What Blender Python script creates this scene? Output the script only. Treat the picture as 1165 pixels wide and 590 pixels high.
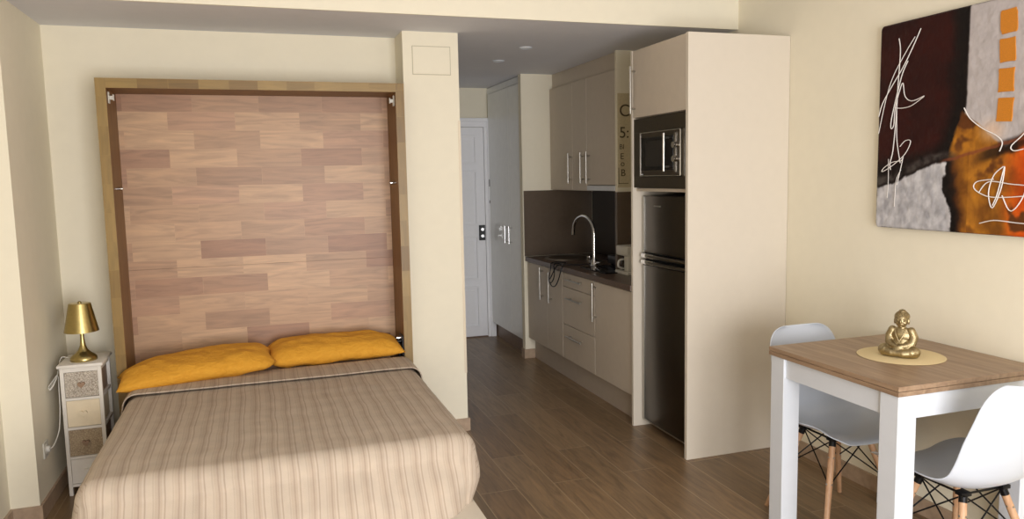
import bpy, bmesh, math, random
from mathutils import Vector, Matrix, noise
for o in list(bpy.data.objects): bpy.data.objects.remove(o)
S = bpy.context.scene; C = S.collection; PI = math.pi
random.seed(7)

# ------------------------------------------------------------------ camera
F, YAW, PIT, ROLL, CH = 873.9, .3209, .1074, -.0204, 1.5924
cy, sy, cp, sp = math.cos(YAW), math.sin(YAW), math.cos(PIT), math.sin(PIT)
fw = Vector((sy*cp, cy*cp, -sp)); rt = Vector((cy, -sy, 0)); up = rt.cross(fw)
r2 = rt*math.cos(ROLL)+up*math.sin(ROLL); u2 = -rt*math.sin(ROLL)+up*math.cos(ROLL)
cd = bpy.data.cameras.new('camera'); cam = bpy.data.objects.new('camera', cd); C.objects.link(cam)
m = Matrix((r2, u2, -fw)).transposed().to_4x4(); m.translation = (0, 0, CH); cam.matrix_world = m
cd.sensor_width = 36; cd.lens = F/1165*36; cd.clip_start = .05; cd.clip_end = 60
S.camera = cam

# ------------------------------------------------------------------ light
w = bpy.data.worlds.new('sky'); S.world = w; w.use_nodes = True
w.node_tree.nodes['Background'].inputs[0].default_value = (.80, .88, 1.0, 1)
w.node_tree.nodes['Background'].inputs[1].default_value = .5
def area(name, loc, rot, sx, sz, power, col, spread=180):
    l = bpy.data.lights.new(name, 'AREA'); l.shape = 'RECTANGLE'; l.size = sx; l.size_y = sz
    l.energy = power; l.color = col; l.spread = math.radians(spread)
    o = bpy.data.objects.new(name, l); C.objects.link(o); o.location = loc; o.rotation_euler = rot
    return o
area('window_daylight', (.95, -1.32, 1.12), (math.radians(90), 0, 0), 2.1, 1.9, 150, (.99, .985, 1.0))
S.view_settings.view_transform = 'Standard'; S.view_settings.look = 'None'
S.view_settings.gamma = 1; S.view_settings.use_curve_mapping = False
S.view_settings.exposure = 0.20

# ------------------------------------------------------------------ materials
def lin(c):
    return tuple(((v/255/12.92) if v/255 <= .04045 else ((v/255+.055)/1.055)**2.4) for v in c)+(1,)
class NT:
    def __init__(s, name, rough=.5, metal=0, color=(.8, .8, .8, 1), **kw):
        s.m = bpy.data.materials.new(name); s.m.use_nodes = True
        s.t = s.m.node_tree; s.p = s.t.nodes['Principled BSDF']
        s.p.inputs['Base Color'].default_value = color if len(color) == 4 else tuple(color)+(1,)
        s.p.inputs['Roughness'].default_value = rough; s.p.inputs['Metallic'].default_value = metal
        for k, v in kw.items(): s.p.inputs[k].default_value = v
    def n(s, typ, **kw):
        x = s.t.nodes.new(typ)
        for k, v in kw.items():
            if k in x.inputs: x.inputs[k].default_value = v
            else: setattr(x, k, v)
        return x
    def l(s, a, b): s.t.links.new(a, b)
    def coord(s, scale=(1, 1, 1), rot=(0, 0, 0), loc=(0, 0, 0), kind='Object'):
        tc = s.n('ShaderNodeTexCoord'); mp = s.n('ShaderNodeMapping')
        mp.inputs['Scale'].default_value = scale; mp.inputs['Rotation'].default_value = rot; mp.inputs['Location'].default_value = loc
        s.l(tc.outputs[kind], mp.inputs[0]); return mp.outputs[0]
    def ramp(s, fac, stops):
        r = s.n('ShaderNodeValToRGB'); e = r.color_ramp.elements
        while len(e) < len(stops): e.new(.5)
        for i, (p, c) in enumerate(stops): e[i].position = p; e[i].color = c if len(c) == 4 else tuple(c)+(1,)
        s.l(fac, r.inputs[0]); return r.outputs[0]
    def mix(s, fac, a, b, mode='MIX'):
        x = s.n('ShaderNodeMix'); x.data_type = 'RGBA'; x.blend_type = mode
        if isinstance(fac, (int, float)): x.inputs[0].default_value = fac
        else: s.l(fac, x.inputs[0])
        for i, v in ((6, a), (7, b)):
            if isinstance(v, tuple): x.inputs[i].default_value = v
            else: s.l(v, x.inputs[i])
        return x.outputs[2]
    def col(s, o): s.l(o, s.p.inputs['Base Color']); return s
    def bump(s, h, strength=.2, dist=.01):
        b = s.n('ShaderNodeBump'); b.inputs['Strength'].default_value = strength; b.inputs['Distance'].default_value = dist
        s.l(h, b.inputs['Height']); s.l(b.outputs[0], s.p.inputs['Normal'])

def noisy(name, c, rough=.6, amt=.06, scale=8, bump=0, metal=0, bscale=200, **kw):
    t = NT(name, rough, metal, **kw); co = t.coord((scale,)*3)
    nz = t.n('ShaderNodeTexNoise'); nz.inputs['Detail'].default_value = 4; t.l(co, nz.inputs[0])
    a = lin(c); hi = tuple(min(1, v*(1+amt)) for v in a[:3])+(1,); lo = tuple(v*(1-amt) for v in a[:3])+(1,)
    t.col(t.ramp(nz.outputs[0], [(.3, lo), (.7, hi)]))
    if bump:
        co2 = t.coord((bscale,)*3); n2 = t.n('ShaderNodeTexNoise'); t.l(co2, n2.inputs[0]); t.bump(n2.outputs[0], bump, .002)
    return t.m

def planks(name, cols, length, width, rough, mortar=.002, axis='floor', grain=1.0, bumpy=.1, mcol=None, joint=.5):
    """staggered boards; every board its own tone, with grain running along it"""
    t = NT(name, rough)
    if axis == 'floor': co = t.coord((1, 1, 1), (0, 0, PI/2))
    elif axis == 'xz': co = t.coord((1, 1, 1), (PI/2, 0, 0))
    elif axis == 'yz': co = t.coord((1, 1, 1), (PI/2, 0, 0))
    else: co = t.coord()
    if axis in ('xz', 'zx', 'yz'):
        tc = t.n('ShaderNodeTexCoord'); sx = t.n('ShaderNodeSeparateXYZ'); t.l(tc.outputs['Object'], sx.inputs[0])
        cb = t.n('ShaderNodeCombineXYZ')
        a, b = {'xz': (0, 2), 'zx': (2, 0), 'yz': (1, 2)}[axis]
        t.l(sx.outputs[a], cb.inputs[0]); t.l(sx.outputs[b], cb.inputs[1]); co = cb.outputs[0]
    br = t.n('ShaderNodeTexBrick'); t.l(co, br.inputs['Vector']); br.offset = .37; br.offset_frequency = 2
    br.inputs['Color1'].default_value = (0, 0, 0, 1); br.inputs['Color2'].default_value = (1, 1, 1, 1)
    br.inputs['Mortar'].default_value = (.5, .5, .5, 1)
    br.inputs['Scale'].default_value = 1; br.inputs['Brick Width'].default_value = length; br.inputs['Row Height'].default_value = width
    br.inputs['Mortar Size'].default_value = mortar; br.inputs['Mortar Smooth'].default_value = .3; br.inputs['Bias'].default_value = 0
    base = t.ramp(br.outputs['Color'], [(i/(len(cols)-1), lin(c)) for i, c in enumerate(cols)])
    # grain: stretched noise, shifted per board
    ad = t.n('ShaderNodeVectorMath', operation='MULTIPLY_ADD'); t.l(br.outputs['Color'], ad.inputs[0]); ad.inputs[1].default_value = (7, 3, 5); t.l(co, ad.inputs[2])
    mp = t.n('ShaderNodeMapping'); mp.inputs['Scale'].default_value = (1.6, 14, 1); t.l(ad.outputs[0], mp.inputs[0])
    nz = t.n('ShaderNodeTexNoise'); nz.inputs['Scale'].default_value = 2.2; nz.inputs['Detail'].default_value = 8; nz.inputs['Distortion'].default_value = 1.2; t.l(mp.outputs[0], nz.inputs[0])
    g = t.ramp(nz.outputs[0], [(.25, (1-.34*grain,)*3), (.5, (1, 1, 1)), (.75, (1+.28*grain, 1+.25*grain, 1+.2*grain))])
    c = t.mix(1.0, base, g, 'MULTIPLY')
    if mcol: c = t.mix(t.mul(br.outputs['Fac'], joint) if False else br.outputs['Fac'], c, lin(mcol))
    t.col(c); t.bump(nz.outputs[0], bumpy, .003)
    return t.m

def grainy(name, c1, c2, rough=.45, scale=(2, 20, 20), **kw):
    t = NT(name, rough, **kw); co = t.coord(scale)
    nz = t.n('ShaderNodeTexNoise'); nz.inputs['Detail'].default_value = 7; nz.inputs['Distortion'].default_value = .8; nz.inputs['Scale'].default_value = 1.5; t.l(co, nz.inputs[0])
    t.col(t.ramp(nz.outputs[0], [(.3, lin(c1)), (.7, lin(c2))])); t.bump(nz.outputs[0], .08, .002); return t.m

M = {}
M['wall'] = noisy('cream_wall_paint', (240, 232, 210), .85, .012, 3, .06)
M['ceiling'] = noisy('ceiling_paint', (226, 226, 230), .9, .01, 3)
M['white'] = noisy('white_lacquer', (216, 220, 226), .35, .01, 5)
M['doorpaint'] = noisy('white_door_paint', (248, 248, 250), .4, .015, 5)
M['wardrobe'] = noisy('pale_grey_laminate', (242, 244, 242), .22, .02, 3)
M['laminate'] = noisy('shaded_greige_laminate', (200, 187, 170), .42, .02, 4)  # same laminate as the tall side panels, with shade put into the colour
M['plinth'] = noisy('plinth_laminate', (182, 168, 152), .45, .03, 4)
M['lampale'] = noisy('lit_laminate', (218, 208, 192), .4, .01, 4)  # lit tone of the cabinet laminate, left undarkened; also the bed board
M['skirt'] = noisy('tile_skirting', (176, 152, 128), .4, .12, 6)
M['skirtbrown'] = noisy('brown_tile_skirting', (128, 104, 84), .4, .12, 6)
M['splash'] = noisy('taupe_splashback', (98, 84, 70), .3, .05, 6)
M['worktop'] = noisy('dark_brown_worktop', (92, 74, 62), .3, .18, 30)
M['floor'] = planks('wood_look_floor_tile', [(116, 94, 68), (130, 106, 78), (144, 119, 89), (123, 98, 71)], 1.2, .2, .36, .0025, 'floor', 1.1, .04, (164, 142, 112))
M['butcher'] = planks('block_board', [(164, 128, 100), (182, 146, 114), (194, 158, 124), (154, 114, 88), (188, 150, 120)], .36, .105, .42, .0006, 'xz', .75, .03)
M['oakz'] = planks('golden_oak_edge', [(134, 106, 56), (152, 124, 70), (120, 92, 46)], .15, .4, .4, .001, 'zx', .6, .03)
M['oakx'] = planks('golden_oak_edge_flat', [(134, 106, 56), (152, 124, 70), (120, 92, 46)], .15, .4, .4, .001, 'xz', .6, .03)
M['oakin'] = grainy('brown_oak_side', (116, 82, 40), (138, 102, 56), .5, (16, 16, 2))
M['tabletop'] = grainy('sonoma_oak_top', (136, 110, 87), (168, 141, 114), .4, (22, 1.6, 22))
M['beech'] = grainy('beech_wood', (184, 140, 104), (206, 166, 130), .45, (30, 30, 3))
M['creamwhite'] = noisy('cream_white_paint', (228, 222, 212), .5, .02, 6)
M['shell'] = noisy('white_plastic_shell', (203, 209, 218), .3, .005, 3)
M['black'] = noisy('black_metal', (22, 22, 24), .35, .05, 9, metal=.6)
M['blackplastic'] = noisy('black_plastic', (18, 18, 22), .4, .05, 9)
M['blackglass'] = noisy('black_glass', (10, 10, 14), .06, .02, 9)
M['inox'] = noisy('brushed_steel', (190, 188, 182), .28, .05, 20, metal=1)
M['darkinox'] = noisy('dark_steel', (104, 96, 84), .33, .04, 15, metal=1)
M['chrome'] = noisy('chrome', (225, 225, 225), .1, .01, 9, metal=1)
M['fridge'] = noisy('dark_inox_door', (74, 66, 56), .3, .04, 6, metal=.85)
M['fridgeside'] = noisy('fridge_side', (60, 60, 60), .5, .03, 6)
M['brass'] = noisy('brushed_brass', (186, 168, 112), .28, .05, 12, metal=1)
M['gold'] = noisy('antique_gold', (172, 156, 120), .33, .35, 60, bump=.3, bscale=160, metal=1)
M['drawercream'] = noisy('cream_drawer', (236, 220, 190), .5, .03, 8)
M['knobbrown'] = noisy('brown_knob', (150, 122, 98), .5, .05, 8)
M['cablewhite'] = noisy('white_cable', (225, 222, 214), .5, .02, 8)
M['mattress'] = noisy('mattress_fabric', (206, 200, 196), .9, .03, 10, .2)
M['whiteplastic'] = noisy('white_plastic', (214, 210, 198), .4, .02, 8)
M['ink'] = noisy('dark_lettering', (84, 72, 52), .7, .05, 8)
M['signpaper'] = noisy('beige_sign', (208, 194, 158), .8, .08, 20)
M['orange'] = noisy('orange_paint', (206, 128, 28), .5, .12, 60, .4)
M['squiggle'] = noisy('white_paint_line', (238, 232, 226), .4, .02, 20)
M['canvasedge'] = noisy('dark_canvas_edge', (70, 60, 54), .6, .1, 20)
M['dark'] = noisy('dark_gap', (30, 26, 22), .8, .05, 5)
M['led'] = noisy('hood_front', (214, 216, 220), .35, .02, 5)

def mustard():
    t = NT('mustard_cotton', .85); co = t.coord((5, 9, 5)); nz = t.n('ShaderNodeTexNoise'); nz.inputs['Detail'].default_value = 3; nz.inputs['Distortion'].default_value = 1.0; t.l(co, nz.inputs[0])
    t.col(t.ramp(nz.outputs[0], [(.3, lin((216, 152, 40))), (.7, lin((226, 164, 52)))])); t.bump(nz.outputs[0], .35, .02); return t.m
M['mustard'] = mustard()
def placemat():
    t = NT('woven_cream_mat', .8); co = t.coord((1, 1, 1)); v = t.n('ShaderNodeTexWave'); v.wave_type = 'RINGS'; v.rings_direction = 'Z'; v.inputs['Scale'].default_value = 45; t.l(co, v.inputs[0])
    t.col(t.ramp(v.outputs[0], [(0, lin((222, 200, 150))), (1, lin((236, 216, 168)))])); t.bump(v.outputs[0], .4, .002); return t.m
M['placemat'] = placemat()
def coverlet():
    t = NT('striped_coverlet', .9); tc = t.n('ShaderNodeTexCoord'); uv = tc.outputs['UV']
    wb = t.n('ShaderNodeTexNoise'); wb.inputs['Scale'].default_value = 3.0; t.l(uv, wb.inputs[0])
    wv = t.n('ShaderNodeVectorMath', operation='MULTIPLY_ADD'); t.l(wb.outputs['Color'], wv.inputs[0]); wv.inputs[1].default_value = (.03, 0, 0); t.l(uv, wv.inputs[2])
    sx = t.n('ShaderNodeSeparateXYZ'); t.l(wv.outputs[0], sx.inputs[0])
    def wave(src, period, width, soft, phase=0):
        a = t.n('ShaderNodeMath', operation='MULTIPLY_ADD'); t.l(src, a.inputs[0]); a.inputs[1].default_value = 1/period; a.inputs[2].default_value = phase
        f = t.n('ShaderNodeMath', operation='FRACT'); t.l(a.outputs[0], f.inputs[0])
        b = t.n('ShaderNodeMath', operation='SUBTRACT'); t.l(f.outputs[0], b.inputs[0]); b.inputs[1].default_value = .5
        c = t.n('ShaderNodeMath', operation='ABSOLUTE'); t.l(b.outputs[0], c.inputs[0])
        mr = t.n('ShaderNodeMapRange'); mr.interpolation_type = 'SMOOTHSTEP'; t.l(c.outputs[0], mr.inputs[0])
        mr.inputs[1].default_value = width/period/2; mr.inputs[2].default_value = (width+soft)/period/2
        mr.inputs[3].default_value = 1; mr.inputs[4].default_value = 0; return mr.outputs[0]
    def sc(o, k):
        a = t.n('ShaderNodeMath', operation='MULTIPLY'); t.l(o, a.inputs[0]); a.inputs[1].default_value = k; return a.outputs[0]
    base = lin((194, 179, 161)); band = lin((177, 159, 141)); line = lin((152, 132, 117)); pale = lin((206, 193, 176))
    c = t.mix(sc(wave(sx.outputs[0], .068, .024, .012), .6), base, band)
    c = t.mix(sc(wave(sx.outputs[0], .068, .003, .004, .30), .55), c, line)
    c = t.mix(sc(wave(sx.outputs[0], .068, .003, .004, .70), .55), c, line)
    c = t.mix(sc(wave(sx.outputs[0], .068, .003, .004), .5), c, line)
    c = t.mix(sc(wave(sx.outputs[0], .034, .003, .003, .12), .35), c, pale)
    nz = t.n('ShaderNodeTexNoise'); nz.inputs['Scale'].default_value = 14; nz.inputs['Detail'].default_value = 5; t.l(uv, nz.inputs[0])
    c = t.mix(1.0, c, t.ramp(nz.outputs[0], [(.3, (.93, .93, .93)), (.7, (1.06, 1.05, 1.04))]), 'MULTIPLY')
    t.col(c)
    n2 = t.n('ShaderNodeTexNoise'); n2.inputs['Scale'].default_value = 260; t.l(uv, n2.inputs[0]); t.bump(n2.outputs[0], .35, .002); return t.m
M['cover'] = coverlet()
def filigree(name, c1, c2):
    t = NT(name, .6); co = t.coord((55, 55, 55)); v = t.n('ShaderNodeTexVoronoi'); v.feature = 'DISTANCE_TO_EDGE'; v.inputs['Scale'].default_value = 1.6; t.l(co, v.inputs[0])
    n = t.n('ShaderNodeTexNoise'); n.inputs['Scale'].default_value = 1.4; n.inputs['Detail'].default_value = 5; n.inputs['Distortion'].default_value = 2.5; t.l(co, n.inputs[0])
    a = t.ramp(v.outputs[0], [(.03, lin(c2)), (.14, lin(c1))]); b = t.ramp(n.outputs[0], [(.42, lin(c2)), (.55, lin(c1))])
    t.col(t.mix(.5, a, b)); return t.m
M['filigree'] = filigree('grey_scroll_print', (206, 196, 180), (134, 120, 106))
M['filigreebrown'] = filigree('brown_scroll_print', (186, 166, 136), (136, 116, 92))

# ------------------------------------------------------------------ mesh helpers
def link(name, bm, mat, parent=None, smooth=False, ang=40):
    bmesh.ops.recalc_face_normals(bm, faces=bm.faces)
    me = bpy.data.meshes.new(name); bm.to_mesh(me); bm.free()
    for mm in (mat if isinstance(mat, (list, tuple)) else [mat]): me.materials.append(M[mm] if isinstance(mm, str) else mm)
    o = bpy.data.objects.new(name, me); C.objects.link(o)
    if parent: o.parent = parent
    if smooth:
        for p in me.polygons: p.use_smooth = True
        me.set_sharp_from_angle(angle=math.radians(ang))
    return o
def box(bm, x0, x1, y0, y1, z0, z1, bev=.0, seg=2):
    r = bmesh.ops.create_cube(bm, size=1)
    for v in r['verts']:
        v.co = Vector(((x0+x1)/2+v.co.x*(x1-x0), (y0+y1)/2+v.co.y*(y1-y0), (z0+z1)/2+v.co.z*(z1-z0)))
    if bev:
        es = list({e for v in r['verts'] for e in v.link_edges})
        bmesh.ops.bevel(bm, geom=es, offset=bev, segments=seg, affect='EDGES', profile=.5)
    return bm
def B(*boxes, bev=.0):
    bm = bmesh.new()
    for b in boxes: box(bm, *b, bev=bev)
    return bm
def smoothpath(pts, n=6, closed=False):
    P = [Vector(p) for p in pts]; out = []
    L = len(P)
    for i in range(L-1 if not closed else L):
        p0 = P[i-1] if (i > 0 or closed) else P[i]; p1 = P[i]; p2 = P[(i+1) % L]; p3 = P[(i+2) % L] if (i+2 < L or closed) else p2
        for k in range(n):
            t = k/n
            out.append(.5*((2*p1)+(-p0+p2)*t+(2*p0-5*p1+4*p2-p3)*t*t+(-p0+3*p1-3*p2+p3)*t**3))
    if not closed: out.append(P[-1])
    return out
def tube(bm, pts, r, seg=8, closed=False):
    pts = [Vector(p) for p in pts]; n = len(pts); rings = []
    nrm = None
    for i in range(n):
        if closed: d = pts[(i+1) % n]-pts[i-1]
        else: d = pts[min(i+1, n-1)]-pts[max(i-1, 0)]
        d.normalize()
        if nrm is None: nrm = d.orthogonal().normalized()
        else:
            nrm = nrm-d*nrm.dot(d)
            nrm = nrm.normalized() if nrm.length > 1e-6 else d.orthogonal().normalized()
        b = d.cross(nrm); rr = r[i] if isinstance(r, (list, tuple)) else r
        rings.append([bm.verts.new(pts[i]+(nrm*math.cos(a)+b*math.sin(a))*rr) for a in [2*PI*k/seg for k in range(seg)]])
    for i in range(n if closed else n-1):
        A, D = rings[i], rings[(i+1) % n]
        for k in range(seg): bm.faces.new((A[k], A[(k+1) % seg], D[(k+1) % seg], D[k]))
    if not closed: bm.faces.new(rings[0][::-1]); bm.faces.new(rings[-1])
    return bm
def lathe(bm, prof, c=(0, 0, 0), seg=40, cap=True):
    rings = []
    for r, z in prof: rings.append([bm.verts.new((c[0]+r*math.cos(2*PI*k/seg), c[1]+r*math.sin(2*PI*k/seg), c[2]+z)) for k in range(seg)])
    for A, D in zip(rings, rings[1:]):
        for k in range(seg): bm.faces.new((A[k], A[(k+1) % seg], D[(k+1) % seg], D[k]))
    if cap: bm.faces.new(rings[0][::-1]); bm.faces.new(rings[-1])
    return bm
def cyl(bm, a, b, r, seg=16): return tube(bm, [a, b], r, seg)
def recentre(o, p):
    p = Vector(p); o.data.transform(Matrix.Translation(-p)); o.location = o.location+p
def struct(name, bm, mat):
    o = link(name, bm, mat); o['kind'] = 'structure'; return o
def thing(name, label, cat, loc=(0, 0, 0), rz=0, group=None):
    o = bpy.data.objects.new(name, None); C.objects.link(o); o.location = loc; o.rotation_euler = (0, 0, rz); o.empty_display_size = .1
    o['label'] = label; o['category'] = cat
    if group: o['group'] = group
    return o
def tag(o, label, cat, group=None):
    o['label'] = label; o['category'] = cat
    if group: o['group'] = group
    return o
def part(name, bm, mat, t, smooth=False, label=None, ang=40):
    """mesh written in world coordinates, stored relative to its thing"""
    par = t; off = Vector((0, 0, 0))
    while par is not None: off += par.location; par = par.parent
    bmesh.ops.translate(bm, verts=bm.verts, vec=-off)
    o = link(name, bm, mat, t, smooth, ang)
    if label: o['label'] = label
    return o

# ------------------------------------------------------------------ shell
XL, XW = -1.047, 2.855
YBW, YP, YBM, YD = 4.83, 4.587, 4.12, 7.33
HC, HR = 2.456, 2.78
struct('floor', B((-1.4, 3.1, -1.5, 7.6, -.1, 0)), 'floor')
struct('ceiling', B((-1.4, 3.1, -1.5, YBM, HR, HR+.1)), 'ceiling')
struct('ceiling_lower', B((-1.4, 3.1, YBM+.012, 7.6, HC, HC+.1)), 'ceiling')
struct('beam_front', B((-1.17, XW, YBM, YBM+.012, HC, HR)), 'wall')
struct('wall_right', B((XW, 3.1, -1.5, 7.6, 0, HR)), 'wall')
struct('wall_left', B((-1.4, -1.17, -1.5, YBM-.06, 0, HR)), 'wall')
struct('wall_niche_left', B((-1.4, XL, YBM-.06, 5.0, 0, HR)), 'wall')
struct('wall_niche', B((XL, .8716, YBW, 5.0, 0, HC)), 'wall')
struct('wall_pillar', B((.8716, 1.209, YP, 7.33, 0, HC)), 'wall')
struct('wall_far', B((1.209, XW, YD, 7.6, 0, HC)), 'wall')
struct('wall_stub', B((2.193, XW, 6.27, 6.34, 0, HC)), 'wall')
struct('wall_column', B((2.452, XW, 4.975, 5.0, 0, HC)), 'wall')
struct('wall_back', B((-1.4, -.45, -1.5, -1.25, 0, HR), (2.35, 3.1, -1.5, -1.25, 0, HR), (-.45, 2.35, -1.5, -1.25, 2.2, HR)), 'wall')
struct('window_1', B((-.45, -.39, -1.28, -1.22, 0, 2.2), (2.29, 2.35, -1.28, -1.22, 0, 2.2), (.92, 1.0, -1.28, -1.22, 0, 2.2), (-.39, 2.29, -1.28, -1.22, 2.14, 2.2), bev=.003), 'white')
BH = .08
struct('baseboard_left', B((-1.17, -1.158, -1.2, YBM-.072, 0, BH), (-1.17, XL+.012, YBM-.072, YBM-.06, 0, BH)), 'skirt')
struct('baseboard_niche', B((XL, XL+.012, YBM-.06, YBW-.012, 0, BH), (XL, -.76, YBW-.012, YBW, 0, BH)), 'skirt')
struct('baseboard_pillar', B((.86, 1.221, YP-.012, YP, 0, BH), (1.209, 1.221, YP, YD, 0, BH)), 'skirt')
struct('baseboard_right', B((XW-.012, XW, -1.2, 3.62, 0, BH)), 'skirt')
struct('baseboard_stub', B((2.181, 2.28, 6.258, 6.27, 0, BH), (2.181, 2.193, 6.27, 6.34, 0, BH)), 'skirt')
# corner guard on the pillar edge, access cover on its face
o = link('corner_guard', B((1.196, 1.211, YP-.003, YP, .372, 1.937), (1.209, 1.212, YP, YP+.02, .372, 1.937)), noisy('beige_corner_strip', (228, 214, 190), .5, .02, 5))
tag(o, 'slim beige corner strip on the edge of the cream pillar', 'corner strip')
t = thing('access_cover', 'cream rectangular access cover high on the pillar front', 'wall cover', (1.043, YP, 2.29))
part('cover_plate', B((.931, 1.156, YP-.004, YP, 2.209, 2.369), bev=.0015), 'wall', t)
part('cover_rim', B((.927, 1.16, YP-.002, YP, 2.205, 2.209), (.927, 1.16, YP-.002, YP, 2.369, 2.373), (.927, .931, YP-.002, YP, 2.209, 2.369), (1.156, 1.16, YP-.002, YP, 2.209, 2.369)), noisy('rim_shadow_gap', (196, 188, 164), .8, .02, 5), t)
# recessed spots
for i, (x, y, lab) in enumerate(((1.789, 4.998, 'round recessed ceiling spotlight nearer the beam'), (1.785, 5.598, 'round recessed ceiling spotlight farther back, nearer the entry door'))):
    t = thing('ceiling_spotlight', lab, 'spotlight', (x, y, HC), 0, 'ceiling spotlights in the hallway')
    part('trim_ring', lathe(bmesh.new(), [(.028, -.004), (.040, -.008), (.046, 0), (.028, 0), (.028, -.004)], (x, y, HC), 32, False), 'white', t, True)
    part('lamp_glass', lathe(bmesh.new(), [(0.001, -.003), (.027, -.003), (.027, 0), (0.001, 0)], (x, y, HC), 32), 'inox', t, True)

# ------------------------------------------------------------------ entry door and casing
t = bpy.data.objects.new('door_1', None); C.objects.link(t); t.location = (1.75, YD, 0); t['kind'] = 'structure'
XR = 2.18
def panel_frame(bm, x0, x1, z0, z1, y):
    y -= .002
    box(bm, x0, x1, y-.016, y, z0, z0+.02, bev=.002); box(bm, x0, x1, y-.016, y, z1-.02, z1, bev=.002)
    box(bm, x0, x0+.02, y-.016, y, z0+.02, z1-.02, bev=.002); box(bm, x1-.02, x1, y-.016, y, z0+.02, z1-.02, bev=.002)
    box(bm, x0+.045, x1-.045, y-.010, y, z0+.045, z1-.045, bev=.002)
bm = B((1.32, 2.155, YD-.03, YD, .012, 2.075))
for z0, z1 in ((1.72, 2.0), (1.12, 1.66), (.58, 1.02), (.1, .52)):
    panel_frame(bm, 1.40, 1.70, z0, z1, YD-.03); panel_frame(bm, 1.78, 2.08, z0, z1, YD-.03)
part('door_leaf', bm, 'doorpaint', t)
part('door_casing', B((2.158, 2.19, YD-.042, YD, 0, 2.078), (2.19, 2.24, YD-.055, YD, 0, 2.165), (1.27, 2.19, YD-.042, YD, 2.078, 2.13), (1.235, 2.19, YD-.055, YD, 2.13, 2.165), (1.235, 1.27, YD-.055, YD, 0, 2.13), bev=.003), 'doorpaint', t)
k = part('lock_plate', B((2.088, 2.150, YD-.042, YD-.03, .972, 1.122), bev=.003), 'blackplastic', t)
bm = bmesh.new(); cyl(bm, (2.119, YD-.056, 1.08), (2.119, YD-.042, 1.08), .016); cyl(bm, (2.119, YD-.056, 1.015), (2.119, YD-.042, 1.015), .016)
part('lock_cylinder', bm, 'chrome', k, True)
bm = bmesh.new(); box(bm, 2.196, 2.216, YD-.068, YD-.055, 1.50, 1.57, bev=.002)
for i in range(9):
    z = 1.495-.015*i; p = [(2.206+.004*math.cos(a)*(1 if i % 2 else .4), YD-.062+.004*math.cos(a)*(.4 if i % 2 else 1), z+.010*math.sin(a)) for a in [2*PI*q/8 for q in range(8)]]
    tube(bm, p, .0022, 5, True)
box(bm, 2.196, 2.22, YD-.068, YD-.055, 1.335, 1.365, bev=.003)
part('door_chain', bm, 'black', t)
part('threshold', B((1.27, 2.235, YD-.04, YD, 0, .008)), 'skirtbrown', t)

# ------------------------------------------------------------------ hallway wardrobe
t = thing('hall_wardrobe', 'tall pale grey built-in wardrobe beside the entry door', 'wardrobe', (2.52, 6.83, 0))
part('carcass', B((2.225, 2.85, 6.345, 7.325, .14, 2.44)), 'wardrobe', t)
part('plinth', B((2.25, 2.84, 6.345, 7.325, 0, .14)), 'skirtbrown', t)
for (y0, y1, hy) in ((6.35, 6.66, 6.60), (6.665, 7.28, 6.72)):
    d = part('door', B((2.2, 2.222, y0, y1, .15, 2.39), bev=.002), 'wardrobe', t)
    bm = bmesh.new(); cyl(bm, (2.168, hy, .985), (2.168, hy, 1.145), .006, 10)
    for z in (1.0, 1.13): cyl(bm, (2.168, hy, z), (2.2, hy, z), .005, 8)
    part('handle', bm, 'chrome', d, True)
part('top_filler', B((2.21, 2.225, 6.345, 7.325, 2.395, 2.45)), 'wardrobe', t)

# ------------------------------------------------------------------ kitchen
def handle_v(x, y, z0, z1, d, r=.006, mat='inox'):
    bm = bmesh.new(); cyl(bm, (x-.032, y, z0), (x-.032, y, z1), r, 12)
    for z in (z0+.03, z1-.03): cyl(bm, (x-.032, y, z), (x, y, z), r*.8, 8)
    return part('handle', bm, mat, d, True)
def handle_h(x, y0, y1, z, d, r=.006):
    bm = bmesh.new(); cyl(bm, (x-.032, y0, z), (x-.032, y1, z), r, 12)
    for y in (y0+.05, y1-.05): cyl(bm, (x-.032, y, z), (x, y, z), r*.8, 8)
    return part('handle', bm, 'inox', d, True)
G = 'base cabinets under the worktop'
def base_unit(name, lab, y0, y1):
    t = thing(name, lab, 'cabinet', (2.54, (y0+y1)/2, .18), 0, G)
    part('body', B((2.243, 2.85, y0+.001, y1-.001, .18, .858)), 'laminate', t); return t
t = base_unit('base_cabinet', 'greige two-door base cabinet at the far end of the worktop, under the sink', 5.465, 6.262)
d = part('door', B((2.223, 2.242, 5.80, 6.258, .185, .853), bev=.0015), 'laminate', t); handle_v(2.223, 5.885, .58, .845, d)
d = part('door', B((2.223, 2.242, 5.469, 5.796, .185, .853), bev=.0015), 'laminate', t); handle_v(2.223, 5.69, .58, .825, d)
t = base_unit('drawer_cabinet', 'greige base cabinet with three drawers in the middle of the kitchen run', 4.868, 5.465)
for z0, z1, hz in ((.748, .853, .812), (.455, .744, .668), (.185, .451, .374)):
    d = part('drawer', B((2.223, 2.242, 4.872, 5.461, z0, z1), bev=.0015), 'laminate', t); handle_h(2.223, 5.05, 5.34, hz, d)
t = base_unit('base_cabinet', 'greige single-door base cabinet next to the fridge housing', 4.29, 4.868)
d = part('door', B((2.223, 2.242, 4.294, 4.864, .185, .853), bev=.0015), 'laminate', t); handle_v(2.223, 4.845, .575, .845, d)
o = link('kitchen_plinth', B((2.282, 2.30, 4.29, 6.257, 0, .178)), 'plinth'); tag(o, 'long greige plinth board along the floor below the base cabinets', 'plinth')
o = link('worktop', B((2.203, 2.853, 4.29, 6.265, .861, .90), bev=.003), 'worktop'); tag(o, 'dark brown kitchen worktop running over the base cabinets', 'worktop')
t = thing('splashback', 'dark taupe splashback panels between worktop and wall cabinets', 'splashback', (2.84, 5.6, .9))
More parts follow.
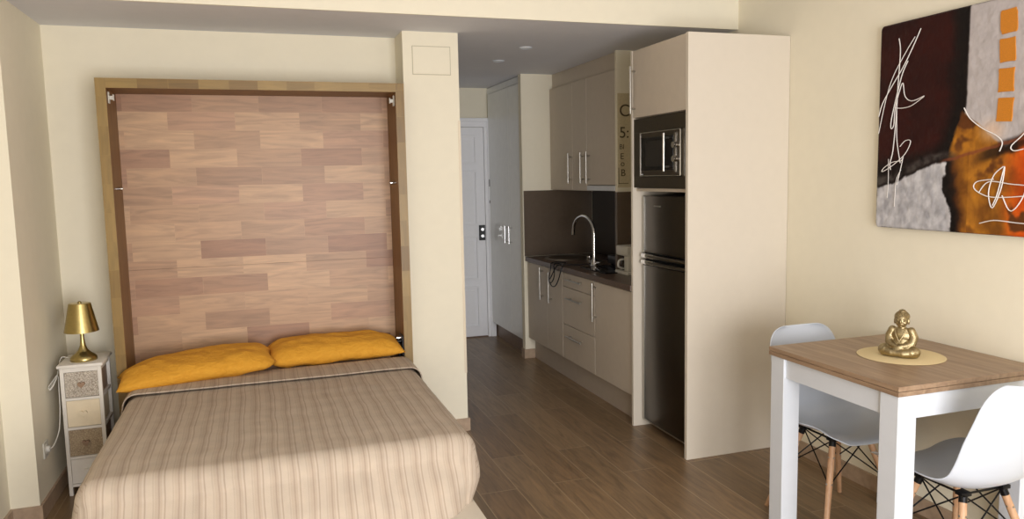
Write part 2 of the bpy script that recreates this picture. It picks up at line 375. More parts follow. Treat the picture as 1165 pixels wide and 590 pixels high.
part('side_panel', B((2.20, 2.84, 6.262, 6.269, .902, 1.468)), 'splash', t)
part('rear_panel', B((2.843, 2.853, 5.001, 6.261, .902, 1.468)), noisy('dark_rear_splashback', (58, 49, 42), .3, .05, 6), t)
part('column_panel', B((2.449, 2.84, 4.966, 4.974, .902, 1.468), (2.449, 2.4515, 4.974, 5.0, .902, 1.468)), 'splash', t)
GU = 'wall cabinets over the worktop'
def wall_unit(lab, y0, y1, z0=1.47):
    t = thing('overhead_cabinet', lab, 'cabinet', (2.65, (y0+y1)/2, z0), 0, GU)
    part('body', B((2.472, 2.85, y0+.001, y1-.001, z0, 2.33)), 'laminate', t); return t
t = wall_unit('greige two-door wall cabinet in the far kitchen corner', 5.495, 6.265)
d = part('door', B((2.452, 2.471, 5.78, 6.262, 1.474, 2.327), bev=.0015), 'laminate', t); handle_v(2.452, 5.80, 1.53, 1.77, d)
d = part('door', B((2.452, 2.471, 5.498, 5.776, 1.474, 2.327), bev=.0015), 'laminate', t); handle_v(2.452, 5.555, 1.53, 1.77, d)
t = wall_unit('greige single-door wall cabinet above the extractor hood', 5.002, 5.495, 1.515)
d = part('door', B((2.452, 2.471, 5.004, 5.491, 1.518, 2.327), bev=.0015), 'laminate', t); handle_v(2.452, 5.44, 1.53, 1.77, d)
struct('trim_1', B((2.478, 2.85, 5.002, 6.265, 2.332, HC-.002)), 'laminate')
t = thing('extractor_hood', 'slim grey extractor hood under the wall cabinets', 'extractor hood', (2.62, 5.25, 1.47))
part('hood_body', B((2.47, 2.84, 5.005, 5.49, 1.478, 1.513), bev=.002), 'darkinox', t)
part('front_strip', B((2.448, 2.469, 5.005, 5.49, 1.474, 1.512), bev=.003), 'led', t)

# tall housing
t = thing('tall_cabinet', 'tall greige housing around the fridge and microwave', 'cabinet', (2.54, 3.95, 0))
part('side_panel', B((2.21, 2.853, 3.63, 3.655, 0, 2.332), bev=.001), 'lampale', t, label='broad pale side panel facing the dining table')
part('side_panel', B((2.21, 2.853, 4.265, 4.288, 0, 2.332), bev=.001), 'lampale', t)
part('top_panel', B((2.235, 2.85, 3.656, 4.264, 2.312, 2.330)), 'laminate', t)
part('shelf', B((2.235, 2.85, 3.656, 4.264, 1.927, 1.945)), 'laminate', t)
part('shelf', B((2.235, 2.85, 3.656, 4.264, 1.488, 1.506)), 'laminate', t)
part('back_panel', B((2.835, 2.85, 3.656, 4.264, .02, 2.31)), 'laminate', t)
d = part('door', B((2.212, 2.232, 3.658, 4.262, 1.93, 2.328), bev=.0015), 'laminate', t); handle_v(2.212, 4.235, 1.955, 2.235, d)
# microwave
t = thing('microwave', 'built-in dark steel microwave above the fridge', 'microwave', (2.5, 3.96, 1.507))
part('body', B((2.24, 2.7, 3.68, 4.24, 1.507, 1.90)), 'black', t)
part('trim_frame', B((2.216, 2.239, 3.66, 4.26, 1.51, 1.575, ), (2.216, 2.239, 3.66, 4.26, 1.838, 1.921), (2.216, 2.239, 3.66, 3.70, 1.575, 1.838), (2.216, 2.239, 4.165, 4.26, 1.575, 1.838), bev=.001), 'darkinox', t)
d = part('front_face', B((2.206, 2.236, 3.703, 4.162, 1.578, 1.835), bev=.003), 'darkinox', t)
part('bezel', B((2.2035, 2.2065, 3.703, 4.162, 1.578, 1.583), (2.2035, 2.2065, 3.703, 4.162, 1.83, 1.835), (2.2035, 2.2065, 3.703, 3.708, 1.583, 1.83), (2.2035, 2.2065, 4.157, 4.162, 1.583, 1.83)), 'chrome', d)
part('door_window', B((2.2045, 2.2065, 3.775, 4.142, 1.612, 1.803), bev=.0005), 'blackglass', d)
part('inner_window', B((2.2035, 2.2044, 3.87, 4.09, 1.635, 1.782)), noisy('dark_mesh', (34, 30, 26), .3, .1, 30), d)
bm = bmesh.new(); cyl(bm, (2.172, 3.822, 1.605), (2.172, 3.822, 1.815), .0075, 12)
for z in (1.63, 1.79): cyl(bm, (2.172, 3.822, z), (2.206, 3.822, z), .005, 8)
part('handle', bm, 'inox', d, True)
part('control_strip', B((2.203, 2.2055, 3.745, 3.754, 1.60, 1.815)), 'chrome', d)
for z in (1.748, 1.672): part('control_knob', cyl(bmesh.new(), (2.186, 3.749, z), (2.206, 3.749, z), .017, 20), 'chrome', d, True)
part('badge', B((2.2035, 2.2055, 4.125, 4.145, 1.587, 1.592)), 'white', d)
# fridge
t = thing('fridge', 'dark steel two-door fridge freezer in the tall housing', 'fridge', (2.55, 3.96, 0))
part('body', B((2.325, 2.82, 3.672, 4.25, .03, 1.462), bev=.004), 'fridgeside', t)
part('base_grille', B((2.34, 2.36, 3.68, 4.24, .0, .035)), 'black', t)
def fdoor(z0, z1, lab):
    d = part('door', B((2.27, 2.322, 3.672, 4.25, z0, z1), bev=.006), 'fridge', t, True, lab); return d
d1 = fdoor(1.112, 1.46, 'shorter freezer door on top'); d2 = fdoor(.045, 1.036, 'tall lower fridge door')
part('badge', B((2.268, 2.2705, 4.03, 4.11, 1.395, 1.403)), 'inox', d1)
part('edge_strip', B((2.268, 2.2705, 4.232, 4.248, 1.115, 1.455)), 'inox', d1); part('edge_strip', B((2.268, 2.2705, 4.232, 4.248, .05, 1.03)), 'inox', d2)
part('edge_strip', B((2.267, 2.271, 3.68, 4.248, .045, .053)), 'inox', d2)
part('divider', B((2.285, 2.322, 3.674, 4.248, 1.037, 1.111)), 'black', t)
for z, d in ((1.094, d1), (1.055, d2)):
    bm = bmesh.new(); pts = [(2.268-.018*math.sin(PI*k/12)**.5, 3.685+.55*k/12, z) for k in range(13)]
    tube(bm, pts, .011, 10); part('handle', bm, 'darkinox', d, True)
    bm = bmesh.new(); box(bm, 2.245, 2.268, 4.08, 4.235, z-.014, z+.014, bev=.006); part('handle_cap', bm, 'chrome', d, True)

# sink, tap, hob, coffee maker
t = thing('sink', 'round steel sink set into the far end of the worktop', 'sink', (2.50, 5.98, .9))
part('rim', lathe(bmesh.new(), [(.175, .0005), (.178, .006), (.205, .006), (.212, .0005)], (2.50, 5.98, .9), 48, False), 'inox', t, True)
part('bowl', lathe(bmesh.new(), [(.02, .0012), (.12, .0015), (.17, .003), (.178, .0045)], (2.50, 5.98, .9), 48, False), 'darkinox', t, True)
bm = lathe(bmesh.new(), [(.02, .0), (.024, .012), (.022, .026), (.012, .03)], (2.60, 5.79, .901), 20); part('overflow_knob', bm, 'chrome', t, True)
t = thing('kitchen_tap', 'tall chrome swan-neck kitchen tap beside the sink', 'tap', (2.44, 5.345, .9))
part('base', lathe(bmesh.new(), [(.034, 0), (.034, .006), (.026, .014), (.02, .05), (.014, .055)], (2.44, 5.345, .9), 24), 'chrome', t, True)
pts = [(2.44, 5.345, .95), (2.44, 5.345, 1.15)]+[(2.44, 5.345+.2*(1-math.cos(a)), 1.15+.125*math.sin(a)) for a in [PI*k/12*1.0 for k in range(1, 13)]]+[(2.44, 5.752, 1.115)]
part('spout', tube(bmesh.new(), pts, .0125, 12), 'chrome', t, True)
bm = bmesh.new(); cyl(bm, (2.44, 5.33, .925), (2.44, 5.24, .935), .0075, 10); part('lever', bm, 'chrome', t, True)
t = thing('hob', 'black glass hob on the worktop behind the tap', 'hob', (2.58, 5.0, .9))
part('glass_plate', B((2.30, 2.80, 5.03, 5.30, .9005, .908), (2.30, 2.44, 4.86, 5.03, .9005, .908), bev=.002), 'blackglass', t)
t = thing('portable_cooker', 'low black portable cooker near the back of the worktop beneath the hood', 'cooker', (2.64, 5.2, .908))
part('cooker_body', B((2.54, 2.80, 5.02, 5.33, .918, .985), bev=.012), 'blackplastic', t, True)
part('lid', lathe(bmesh.new(), [(.12, .0), (.12, .02), (.10, .05), (.03, .07)], (2.67, 5.17, .985), 32), 'blackplastic', t, True)
part('lid_knob', lathe(bmesh.new(), [(.012, 0), (.012, .012), (.02, .02), (.01, .028)], (2.67, 5.17, 1.054), 16), 'blackplastic', t, True)
for x, y in ((2.57, 5.05), (2.77, 5.05), (2.57, 5.3), (2.77, 5.3)): part('foot', lathe(bmesh.new(), [(.012, 0), (.012, .012)], (x, y, .907), 12), 'blackplastic', t)
pts = smoothpath([(2.55, 5.32, .95), (2.42, 5.42, .9065), (2.30, 5.46, .9065), (2.212, 5.50, .9065), (2.19, 5.53, .875), (2.182, 5.60, .80), (2.182, 5.64, .77), (2.18, 5.60, .755), (2.178, 5.54, .79), (2.18, 5.52, .84), (2.192, 5.56, .895), (2.215, 5.58, .908),
                  (2.24, 5.53, .909), (2.212, 5.42, .9085), (2.188, 5.40, .88), (2.176, 5.43, .80), (2.174, 5.49, .745), (2.174, 5.57, .735), (2.178, 5.63, .78), (2.187, 5.62, .86), (2.22, 5.66, .908), (2.32, 5.62, .9065)], 6)
o = link('power_cord', tube(bmesh.new(), pts, .0045, 7), 'blackplastic', None, True); tag(o, 'looped black power cord hanging over the worktop edge', 'cord')
t = thing('coffee_maker', 'small white coffee maker on the worktop by the fridge housing', 'coffee maker', (2.42, 4.69, .9))
cx, cyy = 2.47, 4.80
part('base', B((cx-.075, cx+.075, cyy-.09, cyy+.10, .9005, .925), bev=.006), 'whiteplastic', t, True)
part('column', B((cx-.065, cx+.075, cyy-.085, cyy-.02, .925, 1.085), bev=.01), 'whiteplastic', t, True)
part('top', B((cx-.075, cx+.075, cyy-.09, cyy+.085, 1.03, 1.10), bev=.012), 'whiteplastic', t, True)
part('jug', lathe(bmesh.new(), [(.042, 0), (.052, .02), (.052, .06), (.036, .09), (.038, .098)], (cx-.005, cyy+.035, .926), 28), noisy('dark_glass_jug', (60, 52, 46), .1, .05, 9), t, True)
bm = bmesh.new(); tube(bm, smoothpath([(cx-.05, cyy+.0, 1.005), (cx-.10, cyy-.02, 1.0), (cx-.105, cyy-.02, .96), (cx-.055, cyy+.0, .94)], 5), .007, 8); part('jug_handle', bm, 'whiteplastic', t, True)
# lettered wall sign on the column
t = thing('sign', 'narrow beige sign with dark lettering on the wall beside the tall cabinet', 'sign', (2.60, 4.974, 1.5))
bm = B((2.458, 2.74, 4.968, 4.9735, 1.50, 2.16)); part('sign_board', bm, 'signpaper', t)
def text(txt, size, loc, rot, par, mat='ink', ext=.0008):
    cu = bpy.data.curves.new('lettering', 'FONT'); cu.body = txt; cu.size = size; cu.extrude = ext
    tmp = bpy.data.objects.new('tmp', cu); C.objects.link(tmp)
    dg = bpy.context.evaluated_depsgraph_get(); me = bpy.data.meshes.new_from_object(tmp.evaluated_get(dg)); bpy.data.objects.remove(tmp)
    me.transform(Matrix.Translation(Vector(loc)-par.location) @ rot.to_4x4()); me.materials.clear(); me.materials.append(M[mat])
    o = bpy.data.objects.new('lettering', me); C.objects.link(o); o.parent = par; return o
RF = Matrix.Rotation(PI/2, 3, 'X'); RV = Matrix.Rotation(PI/2, 3, 'Y').inverted() @ Matrix.Identity(3)
text('Co', .12, (2.468, 4.967, 2.0), RF, t); text('5:', .11, (2.468, 4.967, 1.85), RF, t)
text('BI', .05, (2.468, 4.967, 1.77), RF, t); text('E', .06, (2.475, 4.967, 1.70), RF, t); text('o', .06, (2.478, 4.967, 1.65), RF, t); text('B', .07, (2.478, 4.967, 1.58), RF, t)
part('lettering', B((2.462, 2.466, 4.9665, 4.968, 1.53, 1.64), (2.462, 2.54, 4.9665, 4.968, 1.526, 1.53)), 'ink', t)

# ------------------------------------------------------------------ wall bed
t = thing('fold_down_bed', 'oak fold-down wall bed cabinet with block-board back, bed lowered', 'bed', (.05, 4.6, 0))
FX0, FX1, FY0, FY1, FH = -.745, .850, 4.48, 4.815, 2.138
TH = .048
def jamb(x0, x1): return B((x0, x1, FY0+.004, FY1, 0, FH-TH))
part('side_panel', jamb(FX0, FX0+TH), 'oakin', t); part('side_panel', jamb(FX1-TH, FX1), 'oakin', t)
part('top_panel', B((FX0, FX1, FY0+.004, FY1, FH-TH, FH)), 'oakin', t)
part('front_edge', B((FX0, FX0+TH, FY0, FY0+.004, 0, FH)), 'oakz', t); part('front_edge', B((FX1-TH, FX1, FY0, FY0+.004, 0, FH)), 'oakz', t)
part('front_edge', B((FX0+TH, FX1-TH, FY0, FY0+.004, FH-TH, FH)), 'oakx', t)
part('outer_veneer', B((FX0-.002, FX0, FY0, FY1, 0, FH), (FX1, FX1+.002, FY0, FY1, 0, FH), (FX0-.002, FX1+.002, FY0, FY1, FH, FH+.002)), 'oakz', t)
part('back_board', B((FX0+TH, FX1-TH, FY1-.03, FY1-.012, 1.108, FH-TH), (FX0+TH, FX1-TH, FY1-.03, FY1-.012, .02, 1.1068)), 'butcher', t)
for x, s in ((FX0+TH, 1), (FX1-TH, -1)):
    bm = B((min(x, x+s*.028), max(x, x+s*.028), 4.535, 4.55, 2.035, 2.055), (min(x, x+s*.006), max(x, x+s*.006), 4.525, 4.56, 2.015, 2.075), (min(x+s*.022, x+s*.028), max(x+s*.022, x+s*.028), 4.53, 4.555, 2.03, 2.062), bev=.002)
    part('catch', bm, 'whiteplastic', t)
    bm = bmesh.new(); cyl(bm, (x, 4.6, 1.57), (x+s*.026, 4.6, 1.57), .010, 14); cyl(bm, (x+s*.02, 4.6, 1.57), (x+s*.03, 4.6, 1.57), .006, 14)
    part('bumper', bm, 'chrome', t, True)
    dz = -.12 if s > 0 else 0
    bm = bmesh.new(); box(bm, min(x, x+s*.008), max(x, x+s*.008), 4.50, 4.60, .30+dz, .66+dz, bev=.002); cyl(bm, (x+s*.006, 4.545, .62+dz), (x+s*.03, 4.545, .62+dz), .014, 14); tube(bm, [(x+s*.02, 4.52, .32+dz), (x+s*.02, 4.545, .62+dz)], .008, 10)
    part('lift_bracket', bm, ['black'], t, True)
    part('bracket_bolt', cyl(bmesh.new(), (x+s*.006, 4.55, .64+dz), (x+s*.034, 4.55, .64+dz), .011, 12), 'chrome', t, True)
part('bed_base', B((-.69, .797, 2.70, 4.47, .215, .262), bev=.002), 'lampale', t, label='pale board carrying the mattress')
part('bed_leg', B((-.60, -.55, 2.92, 2.96, 0, .215), bev=.004), 'black', t); part('bed_leg', B((.65, .70, 2.92, 2.96, 0, .215), bev=.004), 'black', t)
# mattress
MX0, MX1, MY0, MY1 = -.625, .785, 3.0, 4.78
bm = B((MX0, MX1, MY0, MY1, .264, .500)); bmesh.ops.bevel(bm, geom=list(bm.edges), offset=.04, segments=4, affect='EDGES')
o = link('mattress', bm, 'mattress', None, True); tag(o, 'thick pale mattress under the striped coverlet on the wall bed', 'mattress')
# coverlet
def ss(a, b, x): t = max(0, min(1, (x-a)/(b-a))); return t*t*(3-2*t)
def drape(name, x0, x1, y0, y1, ztop, drop_l, drop_r, drop_f, nx, ny, R=.06, wr=.006, back=False, seed=0, tuck=.03, flare=0):
    bm = bmesh.new(); uvl = bm.loops.layers.uv.new('UVMap')
    maxd = max(drop_l, drop_r)
    grid = []; uvs = {}
    for j in range(ny+1):
        row = []
        v = -drop_f+(y1-y0+drop_f)*j/ny
        for i in range(nx+1):
            u = -drop_l+(x1-x0+drop_l+drop_r)*i/nx
            dx = u if u < 0 else (u-(x1-x0) if u > x1-x0 else 0); dy = v if v < 0 else 0
            px = x0+min(max(u, 0), x1-x0); py = y0+max(v, 0); L = math.hypot(dx, dy); s = max(abs(dx), abs(dy))
            h = dn = 0
            if L > 0:
                if s < R*PI/2: h = R*math.sin(s/R); dn = R*(1-math.cos(s/R))
                else:
                    e = s-R*PI/2; h = R+.012*math.sin(min(e/.18, 1)*PI)-tuck*max(0, e-.1)/.1; dn = R+e
                fl = 0
                if s > R*PI/2 and dy < 0: fl = flare*((s-R*PI/2)/(drop_f-R*PI/2))**1.3*(-dy/L)*(1-ss(x1-.10, x1+.07, px))
                px += h*dx/L; py += h*dy/L-fl
            nzv = noise.noise(Vector((px*2.2+seed, py*1.4, 3)))*.9+noise.noise(Vector((px*6+seed, py*5, 7)))*.35
            rd = noise.noise(Vector((px*1.3+seed, py*11+px*1.5, 1.7)))*.35
            z = ztop-dn+wr*(nzv+rd)
            if s > R and L > 0: px += wr*.8*noise.noise(Vector((px*4, py*4, dn*7)))*(1 if dx else .3); py += wr*.9*noise.noise(Vector((px*7, 5, dn*5)))
            vv = bm.verts.new((px, py, z)); uvs[vv] = (x0+u, y0+v); row.append(vv)
        grid.append(row)
    for j in range(ny):
        for i in range(nx):
            f = bm.faces.new((grid[j][i], grid[j][i+1], grid[j+1][i+1], grid[j+1][i]))
            for lp in f.loops: lp[uvl].uv = uvs[lp.vert]
    o = link(name, bm, 'cover', None, True, 180)
    md = o.modifiers.new('thickness', 'SOLIDIFY'); md.thickness = .006; md.offset = 1
    return o
o = drape('coverlet', -.597, .753, 3.05, 4.36, .524, .27, .27, .325, 150, 160, seed=2, R=.075, flare=.19); tag(o, 'beige striped coverlet spread over the mattress', 'coverlet')
o2 = drape('turned_fold', -.616, .772, 4.17, 4.44, .541, .17, .17, .0, 120, 26, seed=5, wr=.004, R=.064)
o2.parent = o
# pillows
def pillow(lab, cx, cyy, z, L, Wd, T, rz, tilt, roll, seed, pinch, inner=1):
    bm = bmesh.new(); n, k = 64, 32; sides = []
    for sgn in (1, -1):
        g = []
        for j in range(k+1):
            v = -1+2*j/k; row = []
            for i in range(n+1):
                u = -1+2*i/n
                if sgn == -1 and (i in (0, n) or j in (0, k)): row.append(sides[0][j][i]); continue
                uu, vv = u, v
                # straight-ish edges, pulled in between the corners
                x = uu*L/2*(1-.05*(1-vv*vv)*abs(uu)**6); y = vv*Wd/2*(1-.14*(abs(uu)**4)*(1-abs(vv)**8)*pinch)*(1-.05*(1-uu*uu))
                if uu*inner > .70: y *= math.sqrt(max(.0, 1-((uu*inner-.70)/.32)**2.8))**.8
                if vv > 0: y *= 1-.78*ss(.40, .92, -uu*inner)
                th = T/2*max(0, (1-abs(u)**6.0))**.5*max(0, (1-abs(v)**2.6))**.6
                wr = noise.noise(Vector((u*2.6+seed, v*2.2, sgn)))*.014+noise.noise(Vector((u*7+seed+v*3, v*2, sgn+4)))*.006
                edge = (1-abs(u)**6)*(1-abs(v)**6)
                zz = sgn*th+wr*edge-(.012*(u*u))
                row.append(bm.verts.new((x, y, zz)))
            g.append(row)
        sides.append(g)
    for s, g in enumerate(sides):
        for j in range(k):
            for i in range(n):
                q = (g[j][i], g[j][i+1], g[j+1][i+1], g[j+1][i]); bm.faces.new(q if s == 0 else q[::-1])
    o = link('pillow', bm, 'mustard', None, True, 180); o.location = (cx, cyy, z); o.rotation_euler = (tilt, roll, rz)
    return tag(o, lab, 'pillow', 'mustard pillows on the bed')
pillow('mustard yellow pillow on the bed, nearer the bedside lamp', -.342, 4.455, .604, .80, .36, .130, .11, math.radians(8), math.radians(-3), 1, 1, 1)
pillow('mustard yellow pillow on the bed, nearer the white pillar', .404, 4.575, .613, .78, .34, .135, .05, math.radians(9), math.radians(0), 9, 1, -1)

# ------------------------------------------------------------------ nightstand, lamp, socket
t = thing('nightstand', 'narrow white nightstand with four mixed drawers beside the bed', 'nightstand', (-.885, 4.46, 0))
NX0, NX1, NY0, NY1, NZ = -.985, -.795, 4.345, 4.60, .672
part('top', B((NX0-.010, NX1+.010, NY0-.012, NY1+.01, NZ, NZ+.016), bev=.004), 'creamwhite', t, True)
P = .018
for x in (NX0, NX1-P):
    for y in (NY0, NY1-P): part('leg', B((x, x+P, y, y+P, 0, NZ), bev=.002), 'creamwhite', t)
rails = [(.648, NZ), (.500, .514), (.346, .360), (.192, .206), (.046, .060)]
for z0, z1 in rails:
    part('rail', B((NX0+P, NX1-P, NY0+.002, NY0+.014, z0, z1), (NX0+P, NX1-P, NY1-.014, NY1-.002, z0, z1), (NX0+.002, NX0+.014, NY0+.0165, NY1-P, z0, z1), (NX1-.014, NX1-.002, NY0+.0165, NY1-P, z0, z1),
        (NX0+.0135, NX0+P+.001, NY0+.010, NY0+P+.001, z0, z1), (NX1-P-.001, NX1-.0135, NY0+.010, NY0+P+.001, z0, z1), (NX0+.0135, NX0+P+.001, NY1-P-.001, NY1-.010, z0, z1), (NX1-P-.001, NX1-.0135, NY1-P-.001, NY1-.010, z0, z1)), 'creamwhite', t)
kinds = [('filigree', 'knobbrown', 'grey scroll-print drawer front'), ('drawercream', 'drawercream', 'plain cream drawer front'), ('filigreebrown', 'knobbrown', 'brown scroll-print drawer front'), ('creamwhite', 'creamwhite', 'plain white drawer front')]
for q, (fm, km, lab) in enumerate(kinds):
    z0, z1 = rails[q+1][1]+.002, rails[q][0]-.002
    d = part('drawer', B((NX0+P+.001, NX1-P-.001, NY0+.004, NY0+.014, z0, z1), bev=.001), fm, t, label=lab)
    part('drawer_box', B((NX0+.016, NX1-.016, NY0+.016, NY1-.02, z0, z1-.012)), 'drawercream' if q % 2 else 'knobbrown', d)
    bm = bmesh.new(); zc = (z0+z1)/2; cxx = (NX0+NX1)/2
    pr = [(cxx+.0011*16*math.sin(a)**3, zc+.0011*(13*math.cos(a)-5*math.cos(2*a)-2*math.cos(3*a)-math.cos(4*a))) for a in [2*PI*s/28 for s in range(28)]]
    f0 = [bm.verts.new((x, NY0-.012, z)) for x, z in pr]; f1 = [bm.verts.new((x, NY0+.004, z)) for x, z in pr]
    bm.faces.new(f0); bm.faces.new(f1[::-1])
    for s in range(28): bm.faces.new((f0[s], f0[(s+1) % 28], f1[(s+1) % 28], f1[s]))
    part('knob', bm, km, d)
t = thing('table_lamp', 'small brushed brass table lamp on the white nightstand', 'lamp', (-.888, 4.44, NZ+.016))
c = (-.888, 4.44, NZ+.016)
part('base', lathe(bmesh.new(), [(.062, 0), (.064, .004), (.063, .016), (.055, .026), (.036, .040), (.022, .056), (.014, .078), (.010, .11), (.009, .16), (.009, .24)], c, 48), 'brass', t, True, ang=60)
part('lamp_shade', lathe(bmesh.new(), [(.080, .152), (.0815, .152), (.052, .298), (.048, .300), (.012, .300), (.012, .2985), (.047, .2985), (.080, .152)], c, 56, False), 'brass', t, True)
part('finial', lathe(bmesh.new(), [(.010, .298), (.010, .304), (.004, .310)], c, 16), 'brass', t, True)
t = thing('socket', 'cream wall socket low on the niche side wall with a plug in it', 'socket', (XL, 4.22, .30))
part('plate', B((XL, XL+.008, 4.18, 4.26, .262, .342), bev=.003), 'whiteplastic', t)
part('socket_ring', tube(bmesh.new(), [(XL+.009, 4.22+.024*math.cos(a), .302+.024*math.sin(a)) for a in [2*PI*k/20 for k in range(20)]], .003, 6, True), 'whiteplastic', t, True)
t = thing('lamp_cable', 'white lamp cable looping from the nightstand down to the wall socket', 'cable', (-1.0, 4.4, .3))
bm = bmesh.new(); cyl(bm, (XL+.008, 4.22, .302), (XL+.024, 4.22, .302), .016, 14); part('plug', bm, 'cablewhite', t, True)
pts = smoothpath([(XL+.024, 4.22, .302), (XL+.036, 4.24, .312), (-1.005, 4.30, .34), (-1.0, 4.33, .38), (-.998, 4.36, .47), (-1.0, 4.38, .56), (-1.004, 4.40, .62), (-1.02, 4.40, .60), (-1.035, 4.36, .575), (-1.03, 4.33, .57), (-1.015, 4.35, .59), (-1.006, 4.40, .63), (-1.02, 4.38, .61), (-1.036, 4.34, .585), (-1.025, 4.32, .578), (-1.008, 4.37, .61), (-1.006, 4.44, .66), (-1.004, 4.50, .698), (-.97, 4.50, .6935), (-.945, 4.47, .694)], 6)
part('cord', tube(bmesh.new(), pts, .0024, 7), 'cablewhite', t, True)

# ------------------------------------------------------------------ painting
PY0, PY1, PZ0, PZ1, PXF = 1.72, 2.945, 1.318, 2.252, 2.82
def nz(x, y, z=0): return noise.noise(Vector((x, y, z)))
def fb(x, y, z=0): return nz(x, y, z)+.5*nz(2*x, 2*y, z+5)+.25*nz(4*x, 4*y, z+9)+.12*nz(9*x, 9*y, z+2)
def mixc(a, b, t): t = max(0, min(1, t)); return tuple(a[i]*(1-t)+b[i]*t for i in range(3))
def ss(a, b, x): t = max(0, min(1, (x-a)/(b-a))); return t*t*(3-2*t)
def paintcol(u, v):
    """u metres from the far edge, v metres up from the lower edge"""
    f = fb(u*7, v*7); f2 = fb(u*22, v*16, 3)
    maroon = mixc((38, 9, 7), (56, 14, 9), .5+.6*f); black = (16, 9, 8)
    grey = mixc((178, 170, 168), (194, 186, 184), .5+.6*f2); grey2 = mixc((160, 158, 162), (205, 203, 205), .5+.9*f2)
    ochre = mixc((120, 72, 22), (196, 128, 36), .5+.9*f+.4*f2); red = mixc((196, 66, 12), (222, 96, 20), .5+.7*f)
    brown = mixc((56, 28, 14), (100, 56, 22), .5+.8*f)
    b1 = .475+.012*f2-.06*ss(.55, .3, v)+.0*v               # maroon / right column
    rough = .010*f2
    hz = .255+.13*ss(.05, .75, u)+.02*f                      # horizon line
    c = maroon
    c = mixc(c, black, ss(b1-.11+.02*f, b1-.03, u))
    c = mixc(c, black, ss(hz+.09, hz+.02, v)*.8)
    up_ = mixc(black, grey, ss(b1-.006, b1+.008, u+rough))
    c = mixc(c, up_, ss(b1-.006, b1+.004, u+rough))
    # ochre under the grey column, its upper edge a V
    vv = .36+max(0, .21-abs(u-.50)*.95) if u < .66 else .36+max(0, (u-.66)*.55)
    vv = .52-(u-.44)*.78 if u < .66 else .345+(u-.66)*.75
    o = mixc(ochre, red, ss(.62, .76, u+.04*f)); o = mixc(o, brown, ss(.3, .6, f+.1)); 
    o = mixc(o, mixc(ochre, (222, 150, 60), .5), ss(.40, .30, v)*ss(.62, .5, u)*.3)
    vv2 = min(vv, .58)+.008*f2
    if u > b1-.02: c = mixc(c, o, ss(vv2+.01, vv2-.005, v)*ss(b1-.03, b1-.005, u+rough))
    c = mixc(c, (226, 190, 160), ss(.07, .0, math.hypot((u-.60)*.8, v-.42))*.7)
    c = mixc(c, black, ss(.035, .01, abs(v-(.34+(u-.63)*.32))-.01*f)*ss(.5, .6, u)*.7)
    # lower left grey slab
    e = .385+.02*f2+.04*ss(.2, .05, v); top = .20+.10*ss(.02, .36, u)+.012*f2
    lower = ss(hz+.01, hz-.02, v)
    if u < .50:
        base = mixc(black, brown, ss(e+.01, e+.06, u))
        base = mixc(base, ochre, ss(e+.03, e+.09, u)*.9)
        c = mixc(c, base, lower)
        c = mixc(c, grey2, ss(top, top-.015, v)*ss(e, e-.012, u))
    c = mixc(c, mixc((90, 84, 80), black, .5+f2), ss(.03, .008, abs(v-(top+.025)))*ss(.46, .38, u)*.75)
    c = mixc(c, (132, 70, 44), ss(.010, .003, abs(v-(.30+(u-.36)*.22+.006*f2)))*ss(.34, .40, u)*.8)
    return c
NU, NV = 330, 250
bm = bmesh.new(); vs = []; cl = {}
RAD = .03
for j in range(NV+1):
    row = []
    for i in range(NU+1):
        u = (PY1-PY0)*i/NU; v = (PZ1-PZ0)*j/NV
        x = PXF+.0012*0
        du = min(u, PY1-PY0-u); dv = min(v, PZ1-PZ0-v); e = min(du, dv); x += .006*max(0, 1-e/.010)**2
        uu, vv = u, v
        if du < RAD*.6 and dv < RAD*.6:                       # rounded corners
            cu = RAD*.6; a, b = cu-du, cu-dv; L = math.hypot(a, b); mx = max(a, b)
            if L > 0: k = mx/L; na, nb = a*k, b*k; uu = cu-na if u < .5 else PY1-PY0-(cu-na); vv = cu-nb if v < .4 else PZ1-PZ0-(cu-nb)
        p = bm.verts.new((x-.0018*fb(u*30, v*30), PY1-uu, PZ0+vv)); row.append(p); cl[p] = (u, v)
    vs.append(row)
for j in range(NV):
    for i in range(NU): bm.faces.new((vs[j][i], vs[j][i+1], vs[j+1][i+1], vs[j+1][i]))
bm.verts.index_update(); cols = [lin(paintcol(*cl[v])) for v in bm.verts]
t = thing('painting', 'large abstract painting in maroon, grey and orange on the right wall', 'painting', (PXF, (PY0+PY1)/2, PZ0))
tm = NT('abstract_paint', .6, **{'Specular IOR Level': .2}); at = tm.n('ShaderNodeAttribute'); at.attribute_name = 'Pigment'; tm.col(at.outputs[0])
nn = tm.n('ShaderNodeTexNoise'); nn.inputs['Scale'].default_value = 60; nn.inputs['Detail'].default_value = 6; tm.l(tm.coord((1, 1, .4)), nn.inputs[0]); tm.bump(nn.outputs[0], .35, .004)
po = part('canvas_face', bm, tm.m, t, True)
ca = po.data.color_attributes.new('Pigment', 'FLOAT_COLOR', 'POINT')
for i, c_ in enumerate(cols): ca.data[i].color = c_
bm = B((PXF+.004, XW-.001, PY0+.001, PY1-.001, PZ0+.001, PZ1-.001)); bmesh.ops.bevel(bm, geom=[e for e in bm.edges if abs(e.verts[0].co.x-e.verts[1].co.x) > .01], offset=.018, segments=4, affect='EDGES')
part('stretcher', bm, 'canvasedge', t)
